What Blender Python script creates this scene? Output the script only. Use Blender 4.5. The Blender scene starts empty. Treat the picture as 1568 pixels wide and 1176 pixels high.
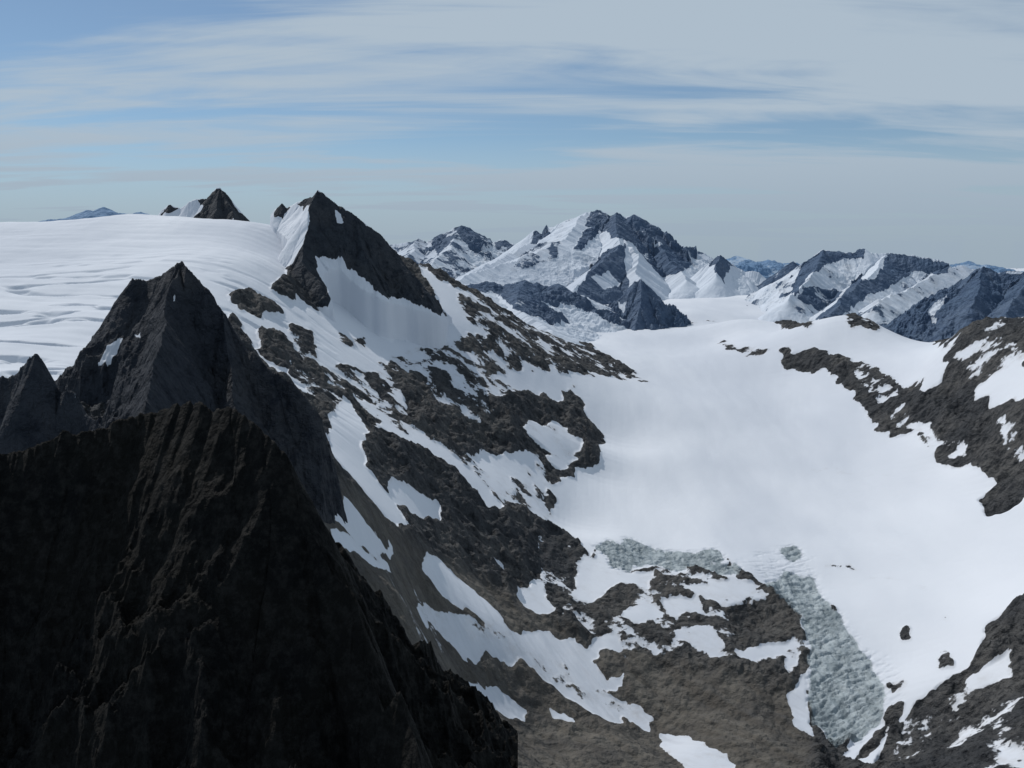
import bpy, math, numpy as np, time
T0=time.time()
# ---------------------------------------------------------------- image pixel and estimated distance to world position (1 unit = 10 m, z=0 at the viewpoint)
F=1358.0; CX=784.0; CY=588.0; PITCH=math.radians(9.1)
CP,SP=math.cos(PITCH),math.sin(PITCH)
def ray(u,v):
    x=(np.asarray(u,float)-CX)/F; y=(CY-np.asarray(v,float))/F
    return x, CP+y*SP, -SP+y*CP
def P(u,v,D):
    x,y,z=ray(u,v); return (x/y*D, D, z/y*D)

# ---------------------------------------------------------------- noise
_rs=np.random.RandomState(7)
PERM=np.concatenate([_rs.permutation(1024)]*2).astype(np.int32)
_an=_rs.rand(1024)*2*math.pi
GXT=np.cos(_an).astype(np.float32);GYT=np.sin(_an).astype(np.float32)
def perlin(x,y,seed=0):
    x=np.asarray(x,np.float32);y=np.asarray(y,np.float32)
    xi=np.floor(x);yi=np.floor(y);fx=x-xi;fy=y-yi
    ix=(xi.astype(np.int32)+seed*37)&1023;iy=(yi.astype(np.int32)+seed*11)&1023
    u=fx*fx*fx*(fx*(fx*6-15)+10);v=fy*fy*fy*(fy*(fy*6-15)+10)
    p0=PERM[ix];p1=PERM[(ix+1)&1023];iy1=(iy+1)&1023
    def g(p,j,dx,dy):
        h=PERM[(p+j)&1023]; return GXT[h]*(fx-dx)+GYT[h]*(fy-dy)
    a=g(p0,iy,0,0);b=g(p1,iy,1,0);c=g(p0,iy1,0,1);d=g(p1,iy1,1,1)
    return ((a+(b-a)*u)*(1-v)+(c+(d-c)*u)*v)*1.5
def fbm(x,y,octv=5,gain=.5,seed=0,ridge=False):
    s=0;a=1;t=0
    for i in range(octv):
        n=perlin(x,y,seed+i*17)
        if ridge: n=1-2*np.abs(n)
        s=s+a*n;t+=a;a*=gain
        x,y=(x*1.6+y*1.2)+5.3,(y*1.6-x*1.2)+1.7
    return s/t
def sstep(a,b,x):
    t=np.clip((x-a)/(b-a),0,1);return t*t*(3-2*t)
def blur(A,n):
    for ax in (0,1):
        B=np.copy(A)
        for k in range(1,n+1):
            B=B+np.roll(A,k,ax)+np.roll(A,-k,ax)
        A=B/(2*n+1)
    return A
def warp(S,X,Y,f,ka,kr,seed):
    na,nr=S.shape
    I,J=np.meshgrid(np.arange(na),np.arange(nr),indexing='ij')
    i=np.clip(np.rint(I+fbm(X*f,Y*f,5,.6,seed)*2*ka),0,na-1).astype(int)
    j=np.clip(np.rint(J+fbm(X*f,Y*f,5,.6,seed+200)*2*kr),0,nr-1).astype(int)
    return S[i,j]

# ---------------------------------------------------------------- base terrain control points (image pixel column, image pixel row, estimated distance)
C=[(1000,1150,115),(1290,1120,116),(1240,900,153),(940,830,171),(1100,830,172),(1350,900,148),(1500,850,150),(1520,760,168),
(840,800,178),(900,720,207),(925,680,226),(990,580,280),(930,560,285),(850,515,290),(780,485,290),(720,450,285),(660,420,278),(620,400,270),
(900,500,380),(1000,520,350),(1050,500,390),(880,480,430),(690,490,238),(600,470,232),(500,440,222),(440,470,190),(560,520,205),(700,560,215),(800,590,230),(880,610,240),
(430,550,165),(550,600,175),(700,650,190),(830,680,203),(900,690,212),(520,650,145),(600,700,150),(720,720,172),(830,780,178),
(505,690,112),(490,715,103),(560,760,114),(480,770,97),(600,810,118),(540,830,100),(600,900,98),(650,1000,95),(700,850,140),(800,900,143),
(880,870,158),(650,920,115),(750,960,122),(850,1000,128),(950,950,140),(700,1050,104),(800,1100,112),(950,1130,112),(1100,1130,113),(1100,1000,133),(1150,930,146),(1050,870,160),
(1280,1000,131),(1260,930,144),(1000,850,168),(1150,870,158),(1400,1000,127),(1100,800,182),(1300,800,178),(1000,700,218),(1250,700,215),(1100,620,255),(1250,620,250),(1050,560,300),(1200,570,280),(1100,515,345),(1000,540,325),
(1500,900,138),(1568,1000,112),(1568,850,143),(1450,750,180),(1560,730,172),(1400,650,215),(1500,680,190),(1320,600,245),(1400,580,238),(1500,600,205),(1568,620,185),(1450,522,235),(1300,480,300),(1300,540,275),(1200,500,330),
(1568,500,215),(1500,560,215),(1120,492,350),(1568,1100,98),(1450,1120,108),(1400,1060,116),(1100,460,500),(1200,450,520),(1060,480,420),
(0,500,150),(0,400,200),(-150,400,200),(100,340,260),(-100,340,260),(250,378,210),(400,400,205),(350,450,180),(130,480,155),(110,580,118),(0,590,112),(-150,600,112),(230,335,262),(420,350,236),(300,335,250),
(1650,490,215),(1650,620,175),(1650,900,120)]
pts=[P(*c) for c in C]
def az_pt(u,D,z):
    x,y,_=ray(u,500); pts.append((x/y*D,D,z))
for u,D,z in [(780,340,-36),(720,335,-34),(620,330,-28),(480,300,-20),(300,330,-12),(100,350,-10),(-100,350,-10),(1300,380,-46),(1450,300,-42),(1568,290,-40),(1650,290,-40),(1200,400,-40),
  (800,420,-34),(650,450,-34),(300,90,-26),(400,95,-27),(200,80,-30),(50,75,-28),(-100,75,-28),(784,60,-58),(500,60,-42),(1100,70,-64),(1400,70,-58),(1568,60,-52),(200,45,-35),
  (784,45,-55),(1300,45,-58),(0,500,-35),(400,500,-38),(700,600,-40),(1000,600,-38),(1300,600,-45),(1568,500,-50),(200,900,-55),(784,900,-60),(1300,900,-60),(100,2000,-80),(784,2000,-90),(1500,2000,-90),
  (100,5000,-150),(784,5000,-150),(1500,5000,-150)]: az_pt(u,D,z)
pts=np.array(pts)
ca=np.arctan2(pts[:,0],pts[:,1]); cr=np.log(np.hypot(pts[:,0],pts[:,1]))
N=len(pts)
def ker(a,b): return np.sqrt(a*a+b*b+.0009)
A=np.zeros((N+3,N+3)); A[:N,:N]=ker(ca[:,None]-ca[None],cr[:,None]-cr[None])+np.eye(N)*-0.002
A[:N,N]=1;A[:N,N+1]=ca;A[:N,N+2]=cr;A[N:,:N]=A[:N,N:].T
W=np.linalg.solve(A,np.concatenate([pts[:,2],[0,0,0]]))
AZ0,AZ1=math.radians(-41),math.radians(41); LR0,LR1=math.log(38),math.log(6000)
ga=np.linspace(AZ0,AZ1,220); gl=np.linspace(LR0,LR1,420)
GA,GL=np.meshgrid(ga,gl,indexing='ij')
G=np.full(GA.shape,W[N])+W[N+1]*GA+W[N+2]*GL
for i in range(N): G+=W[i]*ker(GA-ca[i],GL-cr[i])
def base(az,lr):
    a=np.clip((az-AZ0)/(AZ1-AZ0)*219,0,218.999);b=np.clip((lr-LR0)/(LR1-LR0)*419,0,418.999)
    i=a.astype(int);j=b.astype(int);fa=a-i;fb=b-j
    return (G[i,j]*(1-fa)+G[i+1,j]*fa)*(1-fb)+(G[i,j+1]*(1-fa)+G[i+1,j+1]*fa)*fb

# ---------------------------------------------------------------- mapping traced outlines onto terrain grid (map space)
def outline_mask(poly,az,r,ratio):
    na,nr=ratio.shape
    p=np.array(poly,float);q=np.roll(p,-1,0);out=[]
    for a,b in zip(p,q):
        n=max(1,int(np.hypot(*(b-a))/4))
        t=np.arange(n)/n
        out.append(a+(b-a)*t[:,None])
    p=np.concatenate(out)
    x,y,z=ray(p[:,0],p[:,1])
    fa=(np.arctan2(x,y)-az[0])/(az[1]-az[0]); el=z/np.hypot(x,y)
    ia=np.clip(np.rint(fa),0,na-1).astype(int)
    R=ratio[ia]
    hit=R>=el[:,None]
    j=np.where(hit.any(1),hit.argmax(1),R.argmax(1)).astype(float)
    jj=j.astype(int)
    ok=(jj>0)&hit.any(1)
    r0=R[np.arange(len(jj)),np.maximum(jj-1,0)];r1=R[np.arange(len(jj)),jj]
    j=np.where(ok,jj-1+np.clip((el-r0)/np.maximum(r1-r0,1e-9),0,1),j)
    T=np.zeros((na,nr+1),np.int16)
    m=len(j)
    for k in range(m):
        a0,j0=fa[k],j[k];a1,j1=fa[(k+1)%m],j[(k+1)%m]
        if a0==a1: continue
        if a0>a1:a0,j0,a1,j1=a1,j1,a0,j0
        s=max(0,math.ceil(a0));e=min(na,math.ceil(a1))
        if s>=e: continue
        ii=np.arange(s,e)
        jc=j0+(j1-j0)*(ii-a0)/(a1-a0)
        np.add.at(T,(ii,np.clip(np.ceil(jc),0,nr).astype(int)),1)
    return (np.cumsum(T,1)[:,:nr]%2)==1

# ---------------------------------------------------------------- mesh building
def grid_mesh(name,X,Y,Z,facemask,attrs,mat):
    na,nr=X.shape
    idx=np.arange(na*nr).reshape(na,nr)
    q=np.stack([idx[:-1,:-1],idx[1:,:-1],idx[1:,1:],idx[:-1,1:]],-1)[facemask]
    used=np.zeros(na*nr,bool);used[q.ravel()]=True
    remap=np.cumsum(used)-1
    q=remap[q].astype(np.int32)
    co=np.stack([X.ravel()[used],Y.ravel()[used],Z.ravel()[used]],-1).astype(np.float32)
    me=bpy.data.meshes.new(name)
    me.vertices.add(len(co));me.vertices.foreach_set('co',co.ravel())
    me.loops.add(q.size);me.loops.foreach_set('vertex_index',q.ravel())
    me.polygons.add(len(q));me.polygons.foreach_set('loop_start',np.arange(0,q.size,4,dtype=np.int32))
    try: me.polygons.foreach_set('loop_total',np.full(len(q),4,np.int32))
    except Exception: pass
    me.polygons.foreach_set('use_smooth',np.ones(len(q),bool))
    me.update(calc_edges=True)
    for k,v in attrs.items():
        at=me.attributes.new(k,'FLOAT','POINT');at.data.foreach_set('value',v.ravel()[used].astype(np.float32))
    me.materials.append(mat)
    ob=bpy.data.objects.new(name,me);bpy.context.scene.collection.objects.link(ob)
    return ob

# ---------------------------------------------------------------- materials
def terrain_mat(name,rock_a,rock_b,rock_c,scale=1.0,snow=(.645,.672,.72),bump=.35,edge=.5,tal=(.135,.125,.11),full=False):
    m=bpy.data.materials.new(name);m.use_nodes=True;nt=m.node_tree;nt.nodes.clear();L=nt.links
    def n(t,**k):
        o=nt.nodes.new(t)
        for a,b in k.items(): setattr(o,a,b)
        return o
    out=n('ShaderNodeOutputMaterial');bs=n('ShaderNodeBsdfPrincipled');L.new(bs.outputs[0],out.inputs[0])
    geo=n('ShaderNodeNewGeometry')
    def noise(sc,det=5,rough=.6,vs=None):
        o=n('ShaderNodeTexNoise');o.inputs['Scale'].default_value=sc*scale;o.inputs['Detail'].default_value=det;o.inputs['Roughness'].default_value=rough
        v=geo.outputs['Position']
        if vs:
            mp=n('ShaderNodeMapping');mp.inputs['Scale'].default_value=vs;L.new(v,mp.inputs[0]);v=mp.outputs[0]
        L.new(v,o.inputs['Vector']);return o.outputs['Fac']
    def att(s):
        o=n('ShaderNodeAttribute',attribute_name=s);return o.outputs['Fac']
    def math_(op,a,b=None,c=None):
        o=n('ShaderNodeMath',operation=op)
        for i,x in enumerate((a,b,c)):
            if x is None: continue
            if isinstance(x,(int,float)): o.inputs[i].default_value=x
            else: L.new(x,o.inputs[i])
        return o.outputs[0]
    def mr(x,a,b,c=0,d=1):
        o=n('ShaderNodeMapRange',interpolation_type='SMOOTHSTEP');L.new(x,o.inputs[0])
        for i,v in zip((1,2,3,4),(a,b,c,d)): o.inputs[i].default_value=v
        return o.outputs[0]
    def mix(f,a,b):
        o=n('ShaderNodeMix',data_type='RGBA')
        L.new(f,o.inputs[0])
        for i,x in ((6,a),(7,b)):
            if isinstance(x,tuple): o.inputs[i].default_value=(*x,1)
            else: L.new(x,o.inputs[i])
        return o.outputs[2]
    fine=noise(.9,4,.7)
    sn=math_('ADD',att('snow'),math_('MULTIPLY',math_('SUBTRACT',fine,.5),edge))
    sf=mr(sn,.46,.56)
    big=noise(.06,2,.6);mid=noise(.45,5,.75)
    rock=mix(mr(big,.4,.6),rock_a,rock_b)
    rock=mix(mr(mid,.42,.68),rock,rock_c)
    if full:
        tfac=math_('MULTIPLY',att('talus'),mr(mid,.3,.6,.7,1))
        t2=mix(mr(noise(.12,6,.72),.38,.68),tal,(tal[0]*.5,tal[1]*.51,tal[2]*.55))
        mp0=n('ShaderNodeMapping');mp0.inputs['Rotation'].default_value=(0,0,math.radians(-37));L.new(geo.outputs['Position'],mp0.inputs[0])
        mp1=n('ShaderNodeMapping');mp1.inputs['Scale'].default_value=(.55,.05,.05);L.new(mp0.outputs[0],mp1.inputs[0])
        st=n('ShaderNodeTexNoise');st.inputs['Scale'].default_value=1;st.inputs['Detail'].default_value=4;L.new(mp1.outputs[0],st.inputs['Vector'])
        t2=mix(mr(st.outputs['Fac'],.42,.62,0,.6),t2,(tal[0]*.55,tal[1]*.53,tal[2]*.52))
        rock=mix(tfac,rock,t2)
    sv=noise(.02,4,.6,(1,.45,1))
    snow2=mix(mr(sv,.33,.67),snow,(snow[0]*.83,snow[1]*.845,snow[2]*.87))
    dirt=mr(att('snow'),.5,.97,.5,0)
    snow3=mix(math_('MULTIPLY',dirt,mr(mid,.4,.7)),snow2,(snow[0]*.6,snow[1]*.56,snow[2]*.52))
    col=mix(sf,rock,snow3)
    sn_k=sf
    if full:
        ice_a=noise(.5,5,.65,(1.6,.3,.3));ice_b=noise(.12,5,.7)
        icec=mix(mr(math_('ADD',math_('MULTIPLY',ice_a,.6),math_('MULTIPLY',ice_b,.4)),.4,.6),(.19,.23,.25),(.36,.41,.435))
        icef=math_('MULTIPLY',mr(math_('ADD',att('ice'),math_('MULTIPLY',math_('SUBTRACT',ice_a,.5),1.3)),.36,.66),.93)
        col=mix(icef,col,icec)
        sn_k=math_('MULTIPLY',sf,math_('SUBTRACT',1.0,math_('MULTIPLY',icef,.5)))
    L.new(col,bs.inputs['Base Color'])
    bs.inputs['Roughness'].default_value=.85
    bs.inputs['Specular IOR Level'].default_value=.12
    b=n('ShaderNodeBump');b.inputs['Distance'].default_value=bump/scale
    vo=n('ShaderNodeTexVoronoi');vo.inputs['Scale'].default_value=.42*scale;vo.inputs['Detail'].default_value=1;vo.inputs['Roughness'].default_value=.6
    mp=n('ShaderNodeMapping');mp.inputs['Scale'].default_value=(1,1,.7);mp.inputs['Rotation'].default_value=(.5,.3,.4);L.new(geo.outputs['Position'],mp.inputs[0]);L.new(mp.outputs[0],vo.inputs['Vector'])
    L.new(math_('ADD',noise(.6,5,.66),math_('MULTIPLY',vo.outputs['Distance'],-.55)),b.inputs['Height'])
    bst=math_('SUBTRACT',1.0,math_('MULTIPLY',sn_k,.965))
    if full: bst=math_('MULTIPLY',bst,math_('SUBTRACT',1.0,math_('MULTIPLY',att('talus'),.4)))
    L.new(bst,b.inputs['Strength'])
    L.new(b.outputs[0],bs.inputs['Normal'])
    return m
M_slope=terrain_mat('slope_rock_and_snow',(.060,.063,.068),(.10,.099,.098),(.029,.031,.035),bump=2.0,full=True)
M_dark=terrain_mat('dark_rock',(.034,.039,.049),(.05,.053,.06),(.018,.022,.030),bump=1.5)  # slight haze put into the colour: rock lifted towards blue
M_mid=terrain_mat('peak_rock',(.038,.045,.055),(.054,.058,.065),(.022,.027,.036),scale=.8,bump=1.3)
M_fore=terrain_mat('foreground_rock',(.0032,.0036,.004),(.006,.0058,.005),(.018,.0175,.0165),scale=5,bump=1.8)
M_far=terrain_mat('haze_tinted_rock_and_snow',(.078,.120,.19),(.098,.138,.205),(.06,.095,.16),scale=.35,snow=(.57,.62,.69),bump=1.0)  # aerial haze painted into the base colours: paler, bluer rock and snow
M_far2=terrain_mat('distant_haze_tinted_rock',(.14,.24,.38),(.16,.26,.40),(.13,.22,.36),scale=.15,snow=(.36,.46,.58),bump=.8)  # stronger haze tint baked into the colours of the farthest ranges

# ---------------------------------------------------------------- BASE SHEET
na=1400
az=np.linspace(AZ0,AZ1,na)
lr=np.concatenate([np.linspace(LR0,math.log(85),100,endpoint=False),np.linspace(math.log(85),math.log(420),1100,endpoint=False),np.linspace(math.log(420),LR1,200)])
AZ,LR=np.meshgrid(az,lr,indexing='ij');R=np.exp(LR)
Z=base(AZ,LR);X=R*np.sin(AZ);Y=R*np.cos(AZ)
ratio=Z/R
S=np.zeros(Z.shape,np.float32);TAL=np.zeros_like(S);ICE=np.zeros_like(S)
S[(R>330)|((X<-50)&(Y>225))]=1
left=[(-300,300),(250,325),(300,300),(440,300),(480,340),(455,410),(405,440),(350,470),(330,520),(270,560),(190,600),(100,640),(-300,640)]
glac=[(840,800),(850,770),(835,745),(870,728),(900,725),(925,680),(905,640),(880,600),(872,566),(930,577),(995,583),(960,560),(900,530),(850,500),(880,470),(940,480),(985,490),(1020,480),(1060,485),(1120,485),(1180,500),(1220,515),(1190,545),(1230,570),(1290,585),(1310,610),(1335,650),(1400,670),(1450,705),(1500,720),(1530,740),(1500,765),(1520,785),(1600,740),(1700,700),(1700,880),(1560,915),(1510,960),(1500,1000),(1440,1040),(1400,1080),(1365,1120),(1340,1170),(1290,1160),(1350,1090),(1340,1030),(1300,960),(1250,900),(1170,895),(1130,870),(1060,850),(1000,850),(930,825),(905,850),(870,820)]
polys=[
 (1,left),
 (1,[(400,430),(430,450),(505,475),(480,380),(560,400),(600,455),(682,484),(640,405),(620,400),(650,412),(720,452),(780,487),(860,518),(930,560),(995,580),(960,580),(900,562),(870,560),(880,590),(860,600),(850,612),(800,600),(760,600),(740,575),(700,590),(640,570),(610,575),(560,560),(520,560),(480,565),(520,600),(560,650),(550,680),(500,625),(440,590),(400,550),(370,500),(350,470)]),
 (.48,[(640,530),(740,512),(800,520),(870,555),(860,612),(760,605),(700,600),(600,600),(560,565)]),
 (.45,[(515,510),(565,518),(560,535),(520,525)]),(.48,[(670,540),(700,548),(690,570),(665,560)]),
 (1,[(750,580),(820,565),(870,575),(850,614),(800,605)]),
 (.40,[(700,447),(780,483),(860,513),(940,558),(995,580),(940,576),(870,557),(800,530),(740,505),(700,475)]),
 (.38,[(740,510),(800,520),(870,545),(880,575),(820,560),(760,545)]),
 (.1,[(355,460),(380,437),(410,455),(435,480),(400,488)]),
 (.25,[(395,505),(440,515),(475,550),(440,565),(400,545)]),
 (.36,[(450,500),(480,510),(490,560),(530,600),(510,640),(470,600),(440,570)]),
 (.5,[(500,560),(620,580),(640,640),(700,700),(640,690),(570,640)]),
 (.06,[(610,582),(640,573),(700,600),(760,602),(850,612),(880,600),(905,640),(927,680),(900,722),(870,725),(830,700),(760,690),(700,700),(660,670),(625,640)]),
 (.40,[(640,575),(700,600),(760,602),(760,640),(690,640)]),
 (.8,[(800,655),(850,645),(895,685),(870,695),(830,683)]),(1,[(835,692),(880,697),(890,714),(850,712)]),
 (.58,[(572,650),(610,655),(660,690),(700,700),(760,690),(830,700),(845,740),(835,760),(850,800),(835,810),(800,780),(770,770),(750,785),(720,730),(660,695)]),
 (1,[(730,700),(800,692),(822,712),(800,735),(745,725)]),
 (1,[(570,645),(600,650),(660,686),(720,722),(770,770),(775,782),(740,765),(700,722),(640,690)]),
 (.03,[(555,672),(600,660),(650,692),(710,733),(745,780),(700,805),(640,775),(590,745),(560,710)]),
 (1,[(590,732),(628,745),(672,776),(676,800),(630,792),(597,768)]),
 (1,[(508,638),(548,638),(562,660),(557,690),(562,720),(604,770),(630,810),(610,808),(568,762),(525,718),(498,682)]),
 (1,[(500,685),(517,692),(565,740),(568,755),(540,733)]),
 (1,[(462,712),(470,708),(525,754),(562,804),(604,847),(588,854),(538,817),(466,744)]),
 (1,[(508,804),(560,834),(596,864),(572,866),(512,824)]),
 (1,[(648,845),(674,852),(703,888),(738,917),(776,948),(768,966),(728,948),(688,924),(650,885)]),
 (.76,[(638,926),(680,936),(720,953),(790,963),(850,974),(888,1004),(908,1040),(952,1070),(1003,1105),(995,1124),(938,1108),(888,1076),(852,1054),(798,1024),(758,1012),(715,1016),(698,1000),(650,955)]),
 (0,[(715,1010),(745,1008),(765,1022),(740,1035)]),
 (1,[(708,1040),(762,1060),(810,1090),(800,1106),(748,1086)]),
 (.8,[(1005,1125),(1060,1130),(1120,1152),(1125,1190),(1055,1190)]),
 (1,[(840,1090),(880,1105),(885,1115),(850,1105)]),(1,[(745,855),(770,862),(772,882),(755,872)]),
 (.85,[(793,903),(827,890),(853,913),(870,947),(828,948),(800,932)]),
 (.34,[(820,820),(880,830),(900,870),(900,930),(860,960),(830,900)]),
 (.36,[(880,850),(1000,860),(1140,890),(1230,950),(1240,1000),(1200,1060),(1000,1060),(930,1000),(870,930)]),
 (.85,[(880,856),(922,847),(942,873),(1003,880),(997,900),(940,897),(910,920),(886,908)]),
 (.9,[(852,981),(870,974),(900,984),(948,970),(950,992),(905,1004),(932,1030),(966,1012),(972,1036),(932,1056),(878,1044)]),
 (.9,[(1017,916),(1072,914),(1076,936),(1028,940)]),(.8,[(1027,962),(1088,958),(1109,985),(1092,1004),(1058,988)]),
 (.9,[(1122,987),(1200,984),(1221,1000),(1140,1008)]),(.8,[(1050,900),(1130,882),(1165,898),(1130,917),(1070,916)]),
 (1,[(1203,1060),(1235,1035),(1246,1130),(1212,1104)]),(1,[(955,938),(1000,928),(1014,942),(975,956)]),
 (0,[(1120,925),(1200,915),(1225,960),(1200,982),(1130,982)]),
 (.05,[(960,1003),(1040,1003),(1110,1012),(1205,1012),(1205,1080),(1100,1090),(1000,1080),(950,1058)]),
 (1,glac),
 (1,[(1050,500),(1120,488),(1200,490),(1290,470),(1370,480),(1450,540),(1455,585),(1380,592),(1330,565),(1280,545),(1220,535),(1180,542),(1120,530),(1060,515)]),
 (.35,[(1090,520),(1180,535),(1150,545),(1110,532)]),(.2,[(1190,495),(1240,485),(1245,500),(1200,505)]),
 (.3,[(1290,478),(1310,472),(1345,495),(1340,512),(1300,500)]),
 (.15,[(1180,540),(1230,535),(1290,548),(1340,562),(1360,590),(1440,590),(1450,540),(1480,560),(1530,590),(1600,640),(1700,700),(1600,735),(1540,735),(1500,712),(1450,700),(1420,668),(1340,648),(1310,608),(1285,578),(1220,572)]),
 (.40,[(1440,520),(1500,500),(1600,470),(1700,480),(1700,600),(1600,600),(1490,610),(1460,560)]),
 (1,[(1487,600),(1530,570),(1600,558),(1700,560),(1700,620),(1600,615),(1530,622)]),
 (.7,[(1385,650),(1430,650),(1445,672),(1490,700),(1450,700),(1400,668)]),
 (.45,[(1300,560),(1345,555),(1370,600),(1400,640),(1360,640),(1330,610)]),
 (.52,[(1520,640),(1568,650),(1600,690),(1540,680)]),
 (0,[(1502,755),(1550,728),(1700,690),(1700,730),(1600,745),(1530,778)]),
 (.1,[(1518,965),(1555,912),(1700,860),(1700,980),(1560,992),(1540,980)]),
 (.34,[(1390,1090),(1470,1040),(1545,1000),(1700,980),(1700,1250),(1380,1250),(1365,1150)]),
 (.85,[(1475,1030),(1540,1008),(1548,1045),(1500,1055)]),
 (.3,[(1375,965),(1395,962),(1400,985),(1382,990)]),(.3,[(1425,1003),(1455,1000),(1465,1012),(1435,1015)]),
 (.4,[(1350,1035),(1385,1028),(1400,1045),(1370,1055)]),(0,[(1352,1085),(1380,1073),(1378,1110),(1357,1122)]),
 (0,[(1340,1120),(1370,1110),(1340,1150),(1310,1165)]),
 (.62,[(1265,870),(1340,878),(1430,897),(1430,901),(1340,883),(1265,875)]),(.6,[(1435,929),(1462,941),(1460,945),(1434,934)]),
 (.7,[(1240,715),(1300,722),(1360,730),(1360,733),(1300,726),(1240,719)]),(.66,[(1020,498),(1060,491),(1100,490),(1100,494),(1060,496),(1022,502)]),
]
for v,p in polys: S[outline_mask(p,az,R[0],ratio)]=v
ice=[(1170,892),(1200,880),(1250,885),(1262,920),(1300,955),(1340,1020),(1358,1080),(1320,1130),(1275,1140),(1248,1105),(1238,1050),(1242,1000),(1225,940),(1190,915)]
ice2=[(912,845),(925,825),(960,828),(1010,842),(1055,850),(1130,872),(1140,890),(1070,872),(1000,868),(940,872)]
ice3=[(1068,852),(1095,838),(1112,850),(1100,862)]
ice4=[(1195,842),(1215,838),(1225,855),(1210,860)]
mi=outline_mask(ice,az,R[0],ratio)|outline_mask(ice2,az,R[0],ratio)|outline_mask(ice3,az,R[0],ratio)|outline_mask(ice4,az,R[0],ratio)
ICE[mi]=1;S[mi]=.9
icefall=[(1120,860),(1180,840),(1240,860),(1280,930),(1370,1010),(1390,1060),(1350,1080),(1290,980),(1200,900)]
ICE[outline_mask(icefall,az,R[0],ratio)&(ICE<.5)]=.2
tal1=[(470,700),(560,760),(640,840),(760,900),(900,980),(1240,1060),(1240,1300),(600,1300),(400,900)]
tal2=[(880,850),(1240,890),(1240,1060),(900,980)]
TAL[outline_mask(tal2,az,R[0],ratio)]=.3
TAL[outline_mask(tal1,az,R[0],ratio)]=1
gm=outline_mask(glac,az,R[0],ratio)|mi
lm=outline_mask(left,az,R[0],ratio)
TAL=blur(TAL,12)
S=warp(S,X,Y,.12,5,12,301);ICE=warp(ICE,X,Y,.15,5,14,401)
sol=(np.abs(blur(S,4)-.5)<.49).astype(np.float32)
S=blur(S,2);ICEs=blur(ICE,4)
near=1-sstep(420,700,R)
pn=fbm(X*.15,Y*.15,6,.66,3)
mixz=np.clip(1-np.abs(S-.5)*2,0,1)
gully=fbm((X*.8+Y*.6)*.25,(X*-.6+Y*.8)*.03,4,.55,77)
Sv=S+pn*(.14+1.2*mixz)*sol+.5*sstep(.24,.34,gully)*TAL*(1-sstep(-12,4,X))*(S<.3)
rock=(1-sstep(.4,.6,Sv))
rockb=blur(rock,2)
rg=fbm(X*.06,Y*.06,7,.55,11,ridge=True)
fb=fbm(X*.35,Y*.35,5,.6,23)
low=fbm(X*.02,Y*.02,3,.5,31)
tw=1-.8*TAL
bigk=blur((S<.3).astype(np.float32),12)
Z=Z+near*(low*.8+rockb*tw*(bigk*((rg-.35)*3.2)+(rg-.4)*.8+.15+fb*1.2)+rockb*TAL*fb*.4+ICEs*(fb*.3+(rg-.4)*.4)-.1*ICEs)
crev=fbm(X*.9+Y*.35,Y*.28-X*.1,4,.55,88,ridge=True)
crev2=fbm(X*.2+Y*.1,Y*.6-X*.12,4,.6,98,ridge=True)
Z+=np.clip(ICEs*1.4,0,1)*(crev-.5)*.4*(ICEs>.02)-np.clip(ICEs*2,0,1)*sstep(.4,.8,crev2)*.4
snowund=fbm(X*.05,Y*.018,4,.5,61)*.6+fbm(X*.012+Y*.02,Y*.06,4,.55,66)*.9*np.clip((-X-20)/40,0,1)
lz=np.clip((-X-25)/20,0,1)*(1-sstep(150,215,Y))
snowund=snowund-lz*sstep(.62,.85,fbm(X*.03+Y*.02,Y*.11-X*.02,3,.45,140,ridge=True))*.9
Z=Z+(1-rockb)*near*snowund
Z=Z+(1-near)*fbm(X*.006,Y*.006,5,.5,5)*6
Z+=TAL*gully*.8
fr=np.ones((na-1,len(lr)-1),bool)
g4=gm[:-1,:-1]&fr; l4=lm[:-1,:-1]&(R[:-1,:-1]<340)&~g4
g4&=(R[:-1,:-1]<520)
at={'snow':Sv,'talus':TAL,'ice':ICEs}
grid_mesh('glacier',X,Y,Z,g4,at,M_slope)
grid_mesh('snowfield',X,Y,Z,l4,at,M_slope)
grid_mesh('mountain_terrain',X,Y,Z,~(g4|l4),at,M_slope)
print('base',time.time()-T0)

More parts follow.
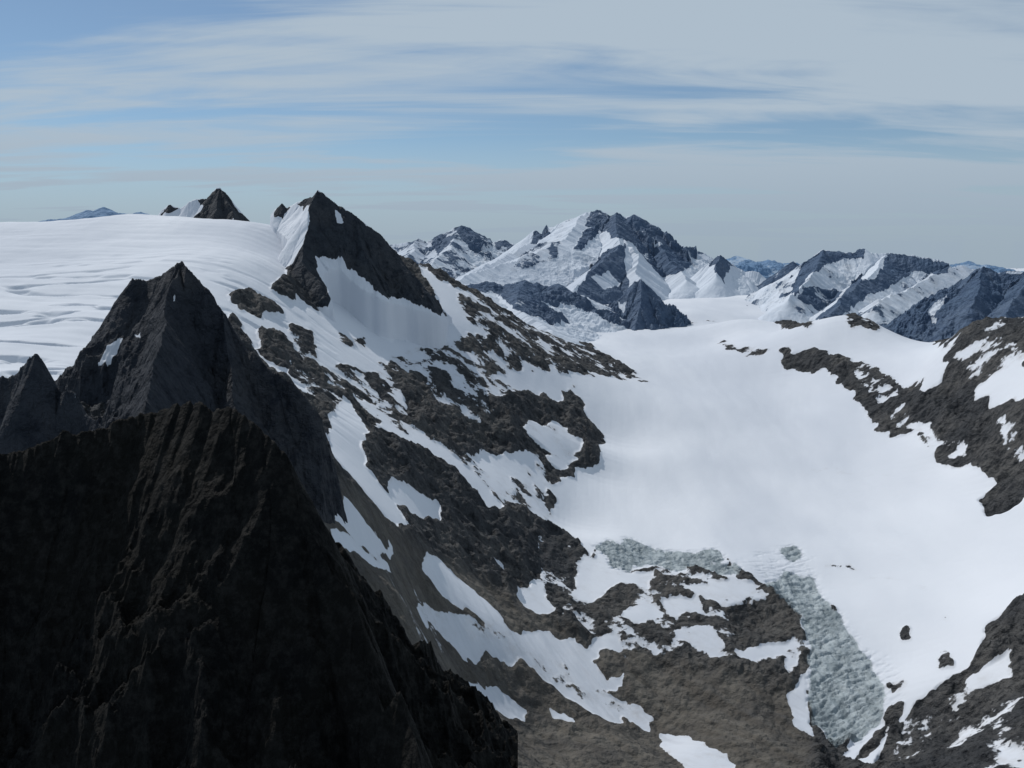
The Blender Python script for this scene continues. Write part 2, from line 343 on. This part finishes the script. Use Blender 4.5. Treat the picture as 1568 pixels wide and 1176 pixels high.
# ---------------------------------------------------------------- MOUNTAINS built from crest lines
def mountain(name,lines,rng,res,mat,default,plist,amp,wl,margin=60,jag=.2,cut=4,seed=1,snoise=.25,wk=5,ribf=1.0,off0=.2,finef=.2,keep_in=None,ribg=.6,cliff=None):
    L=[(s,np.array([P(*c) for c in l])) for s,l in lines]
    allp=np.concatenate([l for _,l in L])
    aa=np.arctan2(allp[:,0],allp[:,1]);mg=margin/F
    a0,a1=(max(aa.min()-mg,math.radians(-44)),min(aa.max()+mg,math.radians(44)))
    az=np.linspace(a0,a1,res[0]);r=np.linspace(rng[0],rng[1],res[1])
    AZ,R=np.meshgrid(az,r,indexing='ij');X=R*np.sin(AZ);Y=R*np.cos(AZ)
    wx=X+fbm(X/wl,Y/wl,4,.5,seed+50)*wl*.14;wy=Y+fbm(X/wl,Y/wl,4,.5,seed+90)*wl*.14
    H=np.full(X.shape,-1e9);Dd=np.zeros_like(H);Tt=np.zeros_like(H);off=0
    for s,l in L:
        for p,q in zip(l[:-1],l[1:]):
            e=q[:2]-p[:2];ln=max(np.hypot(*e),1e-6)
            t=np.clip(((wx-p[0])*e[0]+(wy-p[1])*e[1])/ln**2,0,1)
            d=np.hypot(wx-(p[0]+e[0]*t),wy-(p[1]+e[1]*t))
            h=p[2]+(q[2]-p[2])*t-s*d*(1-.12*np.minimum(d/wl,1))
            m=h>H;H[m]=h[m];Dd[m]=d[m];Tt[m]=(off+t*ln)[m]
            off+=ln
        off+=100
    k=np.clip(Dd/(wl*.5),0,1)
    ratio=H/R
    S=np.full(H.shape,default,np.float32)
    for v,p in plist: S[outline_mask(p,az,r,ratio)]=v
    S=warp(S,X,Y,1/(wl*.2),wk,wk,seed+500)
    S=blur(S,1)
    S=S+fbm(X/(wl*.3),Y/(wl*.3),6,.65,seed+33)*snoise*(1-np.clip(np.abs(S-.5)*1.3,0,.75))
    rk=blur(1-sstep(.4,.6,S),3)
    rib=fbm(X/(wl*.35)*ribf+seed,Y/(wl*.35)*ribf,6,ribg,seed,ridge=True)
    fine=fbm(X/(wl*.07),Y/(wl*.07),4,.6,seed+7)
    na_=.4+.6*rk
    H=H+na_*(amp*k*(rib*1.1-off0)+amp*finef*fine*(.25+.75*k)*rk)+jag*fbm(Tt/(wl*.12),Tt*0+.37,4,.6,seed+3)*(1-k)
    if cliff:      # side wall: ground falls away east of a line (x0,y0)-(x1,y1) on the map
        (x0,y0),(x1,y1)=cliff
        ex,ey=x1-x0,y1-y0;ln=math.hypot(ex,ey)
        dist=((X-x0)*ey-(Y-y0)*ex)/ln+fbm(X*.3,Y*.3,4,.6,seed+9)*1.2
        H=H-np.clip(dist,0,8)*3.5
    if keep_in:
        km=np.zeros(H.shape,np.float32)
        for p in keep_in: km[outline_mask(p,az,r,ratio)]=1
        km=np.clip(blur(km,5)*1.6,0,1)
        H=H-(1-km)*8
    B=base(AZ,np.log(np.maximum(R,38)))
    keep=(H>B-cut)|(R<45)
    fm=keep[:-1,:-1]|keep[1:,1:]|keep[1:,:-1]|keep[:-1,1:]
    z0=np.zeros_like(H)
    return grid_mesh(name,X,Y,H,fm,{'snow':S,'talus':z0,'ice':z0},mat)

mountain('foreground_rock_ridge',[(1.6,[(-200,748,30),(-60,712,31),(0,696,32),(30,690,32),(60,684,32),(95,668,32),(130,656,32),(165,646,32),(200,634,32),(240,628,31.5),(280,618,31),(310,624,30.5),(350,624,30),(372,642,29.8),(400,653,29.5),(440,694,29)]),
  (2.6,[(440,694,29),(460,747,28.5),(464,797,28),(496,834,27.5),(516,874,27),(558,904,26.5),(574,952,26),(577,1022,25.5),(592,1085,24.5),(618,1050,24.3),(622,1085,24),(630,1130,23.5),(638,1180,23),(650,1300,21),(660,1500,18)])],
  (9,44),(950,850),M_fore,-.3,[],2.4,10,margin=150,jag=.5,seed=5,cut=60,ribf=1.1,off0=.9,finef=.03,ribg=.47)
mountain('rock_spire',[(2.2,[(-120,600,66),(-40,590,66),(0,578,66),(22,562,66),(34,545,66),(46,537,66),(56,548,66),(64,572,66),(85,590,66),(106,602,65),(116,632,64),(170,680,60)])],(45,85),(420,400),M_dark,-.1,[(.7,[(112,600),(124,596),(122,612),(114,618)])],1.8,12,jag=.7,seed=9,ribg=.5)
ca_=P(497,600,112);cb_=P(470,700,80)
mountain('dark_rock_peak',[(1.8,[(100,625,104),(122,585,106),(140,540,108),(162,505,110),(172,470,110),(186,440,111),(194,428,111),(206,432,111),(232,423,111),(252,414,110),(268,404,110),(278,403,110),(286,412,109),(300,420,109),(320,442,108),(350,475,107),(385,525,106),(430,560,105),(478,605,104),(500,645,103)]),
   (1.6,[(272,404,110),(255,500,99),(230,620,86)]),(1.7,[(350,475,107),(362,580,100),(380,720,90)])],
   (68,150),(950,650),M_dark,-.05,[(.7,[(165,530),(190,520),(200,505),(180,545),(170,570),(145,570)]),(.7,[(205,515),(218,505),(215,525)]),(.62,[(262,455),(270,448),(268,465)])],5,20,margin=110,jag=.9,seed=21,off0=.5,finef=.12,ribg=.52,cliff=((cb_[0],cb_[1]),(ca_[0],ca_[1])))
rk_d=[(418,330),(425,318),(437,312),(445,322),(470,298),(488,285),(512,303),(548,328),(582,358),(607,383),(642,425),(684,486),(640,474),(600,458),(570,442),(540,413),(505,400),(482,392),(487,415),(507,455),(502,477),(470,462),(430,452),(403,440),(430,415),(448,408),(462,375),(472,345),(462,330),(440,345)]
kd=[(410,320),(437,290),(488,270),(560,320),(620,380),(695,492),(640,480),(560,450),(520,415),(495,420),(515,480),(470,472),(395,445),(420,405),(440,370),(418,350)]
mountain('rocky_peak',[(1.35,[(488,290,232),(515,306,231),(545,329,230),(580,357,229),(605,382,228),(642,426,226),(684,486,224)]),
   (1.3,[(488,290,232),(476,330,225),(466,370,217),(458,402,211),(478,430,207),(504,468,203)]),
   (1.4,[(404,385,236),(416,326,238),(424,318,238),(433,311,237),(441,318,237),(450,312,236),(464,302,235),(476,300,234),(488,290,232)]),
   (1.2,[(545,329,230),(550,380,222),(575,438,214)])],
   (190,262),(620,520),M_mid,1,[(0,rk_d),(1,[(436,328),(455,312),(470,318),(476,338),(470,352),(445,360),(432,345)]),(.8,[(512,322),(520,325),(526,345),(516,345)])],3.2,24,jag=.8,seed=33,cut=2,keep_in=[kd])
mountain('rocky_peak',[(1.35,[(240,334,250),(250,322,250),(262,314,250),(275,318,250),(288,309,250),(303,304,250),(312,305,250),(322,293,250),(332,287,250),(346,299,250),(358,322,250),(382,344,248)]),(1.3,[(332,287,250),(325,330,240),(312,356,233)]),(1.3,[(332,287,250),(365,350,238)])],
   (222,275),(400,420),M_mid,1,[(0,[(246,328),(262,312),(285,310),(265,325),(250,330)]),(0,[(300,300),(322,280),(334,275),(350,296),(362,323),(386,344),(350,354),(340,358),(294,356),(290,342),(310,322),(303,310)]),(.7,[(352,338),(360,335),(358,348)])],2,16,jag=.7,seed=41,cut=1.5)
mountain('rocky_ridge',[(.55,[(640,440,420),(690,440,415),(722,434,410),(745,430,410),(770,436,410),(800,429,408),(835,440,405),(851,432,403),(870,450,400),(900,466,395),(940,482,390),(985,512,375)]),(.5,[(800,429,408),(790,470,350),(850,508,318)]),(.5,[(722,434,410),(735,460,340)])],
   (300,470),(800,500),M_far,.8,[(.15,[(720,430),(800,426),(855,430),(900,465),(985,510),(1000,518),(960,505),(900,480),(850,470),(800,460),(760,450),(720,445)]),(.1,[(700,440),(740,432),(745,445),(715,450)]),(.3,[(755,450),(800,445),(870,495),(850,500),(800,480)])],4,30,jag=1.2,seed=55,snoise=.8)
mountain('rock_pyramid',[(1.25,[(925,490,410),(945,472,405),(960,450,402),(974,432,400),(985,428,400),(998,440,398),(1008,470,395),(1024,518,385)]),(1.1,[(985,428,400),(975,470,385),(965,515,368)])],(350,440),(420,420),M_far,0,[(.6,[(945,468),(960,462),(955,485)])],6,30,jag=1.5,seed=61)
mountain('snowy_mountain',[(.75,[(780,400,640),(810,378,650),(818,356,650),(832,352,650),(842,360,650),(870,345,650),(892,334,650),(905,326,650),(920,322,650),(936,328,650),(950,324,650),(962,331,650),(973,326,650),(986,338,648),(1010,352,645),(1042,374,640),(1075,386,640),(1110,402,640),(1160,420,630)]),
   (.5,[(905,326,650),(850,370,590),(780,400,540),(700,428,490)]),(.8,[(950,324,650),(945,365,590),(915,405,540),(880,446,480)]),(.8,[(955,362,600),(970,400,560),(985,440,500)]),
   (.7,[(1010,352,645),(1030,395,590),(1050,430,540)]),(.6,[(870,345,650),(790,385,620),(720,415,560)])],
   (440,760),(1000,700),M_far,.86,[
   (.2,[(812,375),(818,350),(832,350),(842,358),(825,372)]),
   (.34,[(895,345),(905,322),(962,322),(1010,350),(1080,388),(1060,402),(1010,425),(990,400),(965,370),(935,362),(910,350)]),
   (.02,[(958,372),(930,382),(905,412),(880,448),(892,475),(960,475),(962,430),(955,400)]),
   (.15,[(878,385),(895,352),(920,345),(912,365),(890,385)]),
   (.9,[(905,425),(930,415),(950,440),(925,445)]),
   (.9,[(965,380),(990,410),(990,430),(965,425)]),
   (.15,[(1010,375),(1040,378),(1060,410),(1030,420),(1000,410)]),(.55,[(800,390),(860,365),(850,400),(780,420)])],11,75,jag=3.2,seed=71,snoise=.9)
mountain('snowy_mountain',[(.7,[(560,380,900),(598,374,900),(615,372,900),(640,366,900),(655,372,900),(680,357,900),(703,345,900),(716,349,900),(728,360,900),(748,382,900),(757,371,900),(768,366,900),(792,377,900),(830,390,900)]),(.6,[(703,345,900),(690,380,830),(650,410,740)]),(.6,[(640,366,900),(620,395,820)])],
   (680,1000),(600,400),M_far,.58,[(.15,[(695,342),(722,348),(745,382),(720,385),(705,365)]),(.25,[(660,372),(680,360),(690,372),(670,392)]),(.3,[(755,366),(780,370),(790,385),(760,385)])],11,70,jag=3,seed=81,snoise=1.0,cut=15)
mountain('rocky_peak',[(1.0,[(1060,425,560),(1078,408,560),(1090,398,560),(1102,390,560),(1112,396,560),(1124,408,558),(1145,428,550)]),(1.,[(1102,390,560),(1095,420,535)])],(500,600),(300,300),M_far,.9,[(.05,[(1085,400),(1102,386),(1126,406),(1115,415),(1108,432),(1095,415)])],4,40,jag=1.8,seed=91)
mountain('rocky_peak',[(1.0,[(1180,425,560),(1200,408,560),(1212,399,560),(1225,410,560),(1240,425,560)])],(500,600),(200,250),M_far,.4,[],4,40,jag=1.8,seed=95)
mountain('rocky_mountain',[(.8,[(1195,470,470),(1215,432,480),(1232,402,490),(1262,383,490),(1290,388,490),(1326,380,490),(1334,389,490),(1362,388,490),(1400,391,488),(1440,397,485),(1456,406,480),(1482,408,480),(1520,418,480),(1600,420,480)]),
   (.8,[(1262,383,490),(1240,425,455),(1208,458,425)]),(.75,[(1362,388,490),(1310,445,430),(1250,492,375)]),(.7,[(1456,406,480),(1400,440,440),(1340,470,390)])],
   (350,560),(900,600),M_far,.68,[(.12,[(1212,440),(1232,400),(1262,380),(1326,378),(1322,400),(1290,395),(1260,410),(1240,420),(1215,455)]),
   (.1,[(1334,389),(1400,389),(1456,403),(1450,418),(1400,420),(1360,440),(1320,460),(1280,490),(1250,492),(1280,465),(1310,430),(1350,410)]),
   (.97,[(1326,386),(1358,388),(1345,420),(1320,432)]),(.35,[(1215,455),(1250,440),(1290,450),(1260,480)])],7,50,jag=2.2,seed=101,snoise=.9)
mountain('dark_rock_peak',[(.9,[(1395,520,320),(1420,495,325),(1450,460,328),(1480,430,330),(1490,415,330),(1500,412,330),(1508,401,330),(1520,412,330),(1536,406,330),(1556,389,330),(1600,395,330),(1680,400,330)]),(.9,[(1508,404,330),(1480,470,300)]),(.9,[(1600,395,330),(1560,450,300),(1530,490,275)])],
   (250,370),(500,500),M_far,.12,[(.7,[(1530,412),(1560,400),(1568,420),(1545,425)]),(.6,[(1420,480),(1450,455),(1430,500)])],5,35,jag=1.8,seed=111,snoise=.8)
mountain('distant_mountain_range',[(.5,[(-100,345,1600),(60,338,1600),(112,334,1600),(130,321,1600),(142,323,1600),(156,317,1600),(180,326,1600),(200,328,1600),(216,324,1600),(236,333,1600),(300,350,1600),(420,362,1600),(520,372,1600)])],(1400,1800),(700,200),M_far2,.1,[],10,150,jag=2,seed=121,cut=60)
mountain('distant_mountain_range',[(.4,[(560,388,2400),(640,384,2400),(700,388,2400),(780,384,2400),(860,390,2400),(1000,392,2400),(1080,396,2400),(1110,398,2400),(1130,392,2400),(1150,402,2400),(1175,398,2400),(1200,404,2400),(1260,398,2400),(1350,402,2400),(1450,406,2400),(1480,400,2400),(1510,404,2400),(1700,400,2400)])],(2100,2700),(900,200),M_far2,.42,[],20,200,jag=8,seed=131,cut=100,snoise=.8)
print('mountains',time.time()-T0)

# ---------------------------------------------------------------- light
SUN_AZ=-42.0; SUN_EL=46.0     # left of and beyond the view axis (+Y)
a=math.radians(SUN_AZ);e=math.radians(SUN_EL)
from mathutils import Vector
d=Vector((math.sin(a)*math.cos(e),math.cos(a)*math.cos(e),math.sin(e)))
sl=bpy.data.lights.new('sun','SUN');sl.energy=2.9;sl.angle=math.radians(.5);sl.color=(1,.965,.92)
so=bpy.data.objects.new('sun',sl);so.rotation_euler=d.to_track_quat('Z','Y').to_euler();bpy.context.scene.collection.objects.link(so)
w=bpy.data.worlds.new('World');bpy.context.scene.world=w;w.use_nodes=True;nt=w.node_tree;nt.nodes.clear();L=nt.links
def N_(t,**k):
    o=nt.nodes.new(t)
    for x,y in k.items(): setattr(o,x,y)
    return o
out=N_('ShaderNodeOutputWorld');bg=N_('ShaderNodeBackground');L.new(bg.outputs[0],out.inputs[0])
sky=N_('ShaderNodeTexSky',sky_type='NISHITA');sky.sun_disc=False;sky.sun_elevation=e;sky.sun_rotation=a;sky.altitude=2300;sky.dust_density=.4
tc=N_('ShaderNodeTexCoord');sep=N_('ShaderNodeSeparateXYZ');L.new(tc.outputs['Generated'],sep.inputs[0])
def mt(op,a_,b_=None):
    o=N_('ShaderNodeMath',operation=op)
    for i,x in enumerate((a_,b_)):
        if x is None: continue
        if isinstance(x,(int,float)):o.inputs[i].default_value=x
        else:L.new(x,o.inputs[i])
    return o.outputs[0]
def mrr(x,p,q,r_,s_):
    o=N_('ShaderNodeMapRange',interpolation_type='SMOOTHSTEP');L.new(x,o.inputs[0])
    for i,v in zip((1,2,3,4),(p,q,r_,s_)): o.inputs[i].default_value=v
    return o.outputs[0]
def mxc(f,A_,B_):
    o=N_('ShaderNodeMix',data_type='RGBA');L.new(f,o.inputs[0])
    for i,x in ((6,A_),(7,B_)):
        if isinstance(x,tuple): o.inputs[i].default_value=(*x,1)
        else: L.new(x,o.inputs[i])
    return o.outputs[2]
zz=mt('ADD',mt('MAXIMUM',sep.outputs[2],0.0),.10)
cv=N_('ShaderNodeCombineXYZ');L.new(mt('DIVIDE',sep.outputs[0],zz),cv.inputs[0]);L.new(mt('DIVIDE',sep.outputs[1],zz),cv.inputs[1])
def cn(rot,sc,scale,det,rough,dist,loc=(0,0,0)):
    mp=N_('ShaderNodeMapping');mp.inputs['Rotation'].default_value=(0,0,math.radians(rot));mp.inputs['Scale'].default_value=sc;mp.inputs['Location'].default_value=loc;L.new(cv.outputs[0],mp.inputs[0])
    o=N_('ShaderNodeTexNoise');o.inputs['Scale'].default_value=scale;o.inputs['Detail'].default_value=det;o.inputs['Roughness'].default_value=rough;o.inputs['Distortion'].default_value=dist
    L.new(mp.outputs[0],o.inputs[0]);return o.outputs['Fac']
n1=cn(-14,(.35,1,1),1.0,6,.5,.5,(7.3,2.2,0));n2=cn(34,(.25,1.1,1),1.7,7,.58,.9)
cf=mt('ADD',mt('MULTIPLY',n1,.55),mt('MULTIPLY',n2,.45))
cf=mt('ADD',cf,mrr(sep.outputs[0],-.45,.35,-.03,.045))
cfac=mrr(cf,.41,.56,.2,.98)
hz=mrr(sep.outputs[2],.0,.16,.93,.0)
cfac=mt('MAXIMUM',cfac,hz)
mul=N_('ShaderNodeMix',data_type='RGBA',blend_type='MULTIPLY');mul.inputs[0].default_value=1;L.new(sky.outputs[0],mul.inputs[6]);mul.inputs[7].default_value=(.68,.84,.92,1)
cc=mxc(mrr(sep.outputs[2],-.02,.14,0,1),(4.1,5.1,6.15),(5.3,6.4,7.5))
L.new(mxc(cfac,mul.outputs[2],cc),bg.inputs[0]);bg.inputs[1].default_value=.08

cam=bpy.data.cameras.new('camera');co=bpy.data.objects.new('camera',cam);bpy.context.scene.collection.objects.link(co)
co.location=(0,0,0);co.rotation_euler=(math.radians(90)-PITCH,0,0)
cam.sensor_width=36;cam.lens=36*F/1568;cam.clip_end=20000;cam.clip_start=.1
bpy.context.scene.camera=co
vs=bpy.context.scene.view_settings;vs.view_transform='Standard';vs.look='None';vs.exposure=0
print('done',time.time()-T0)
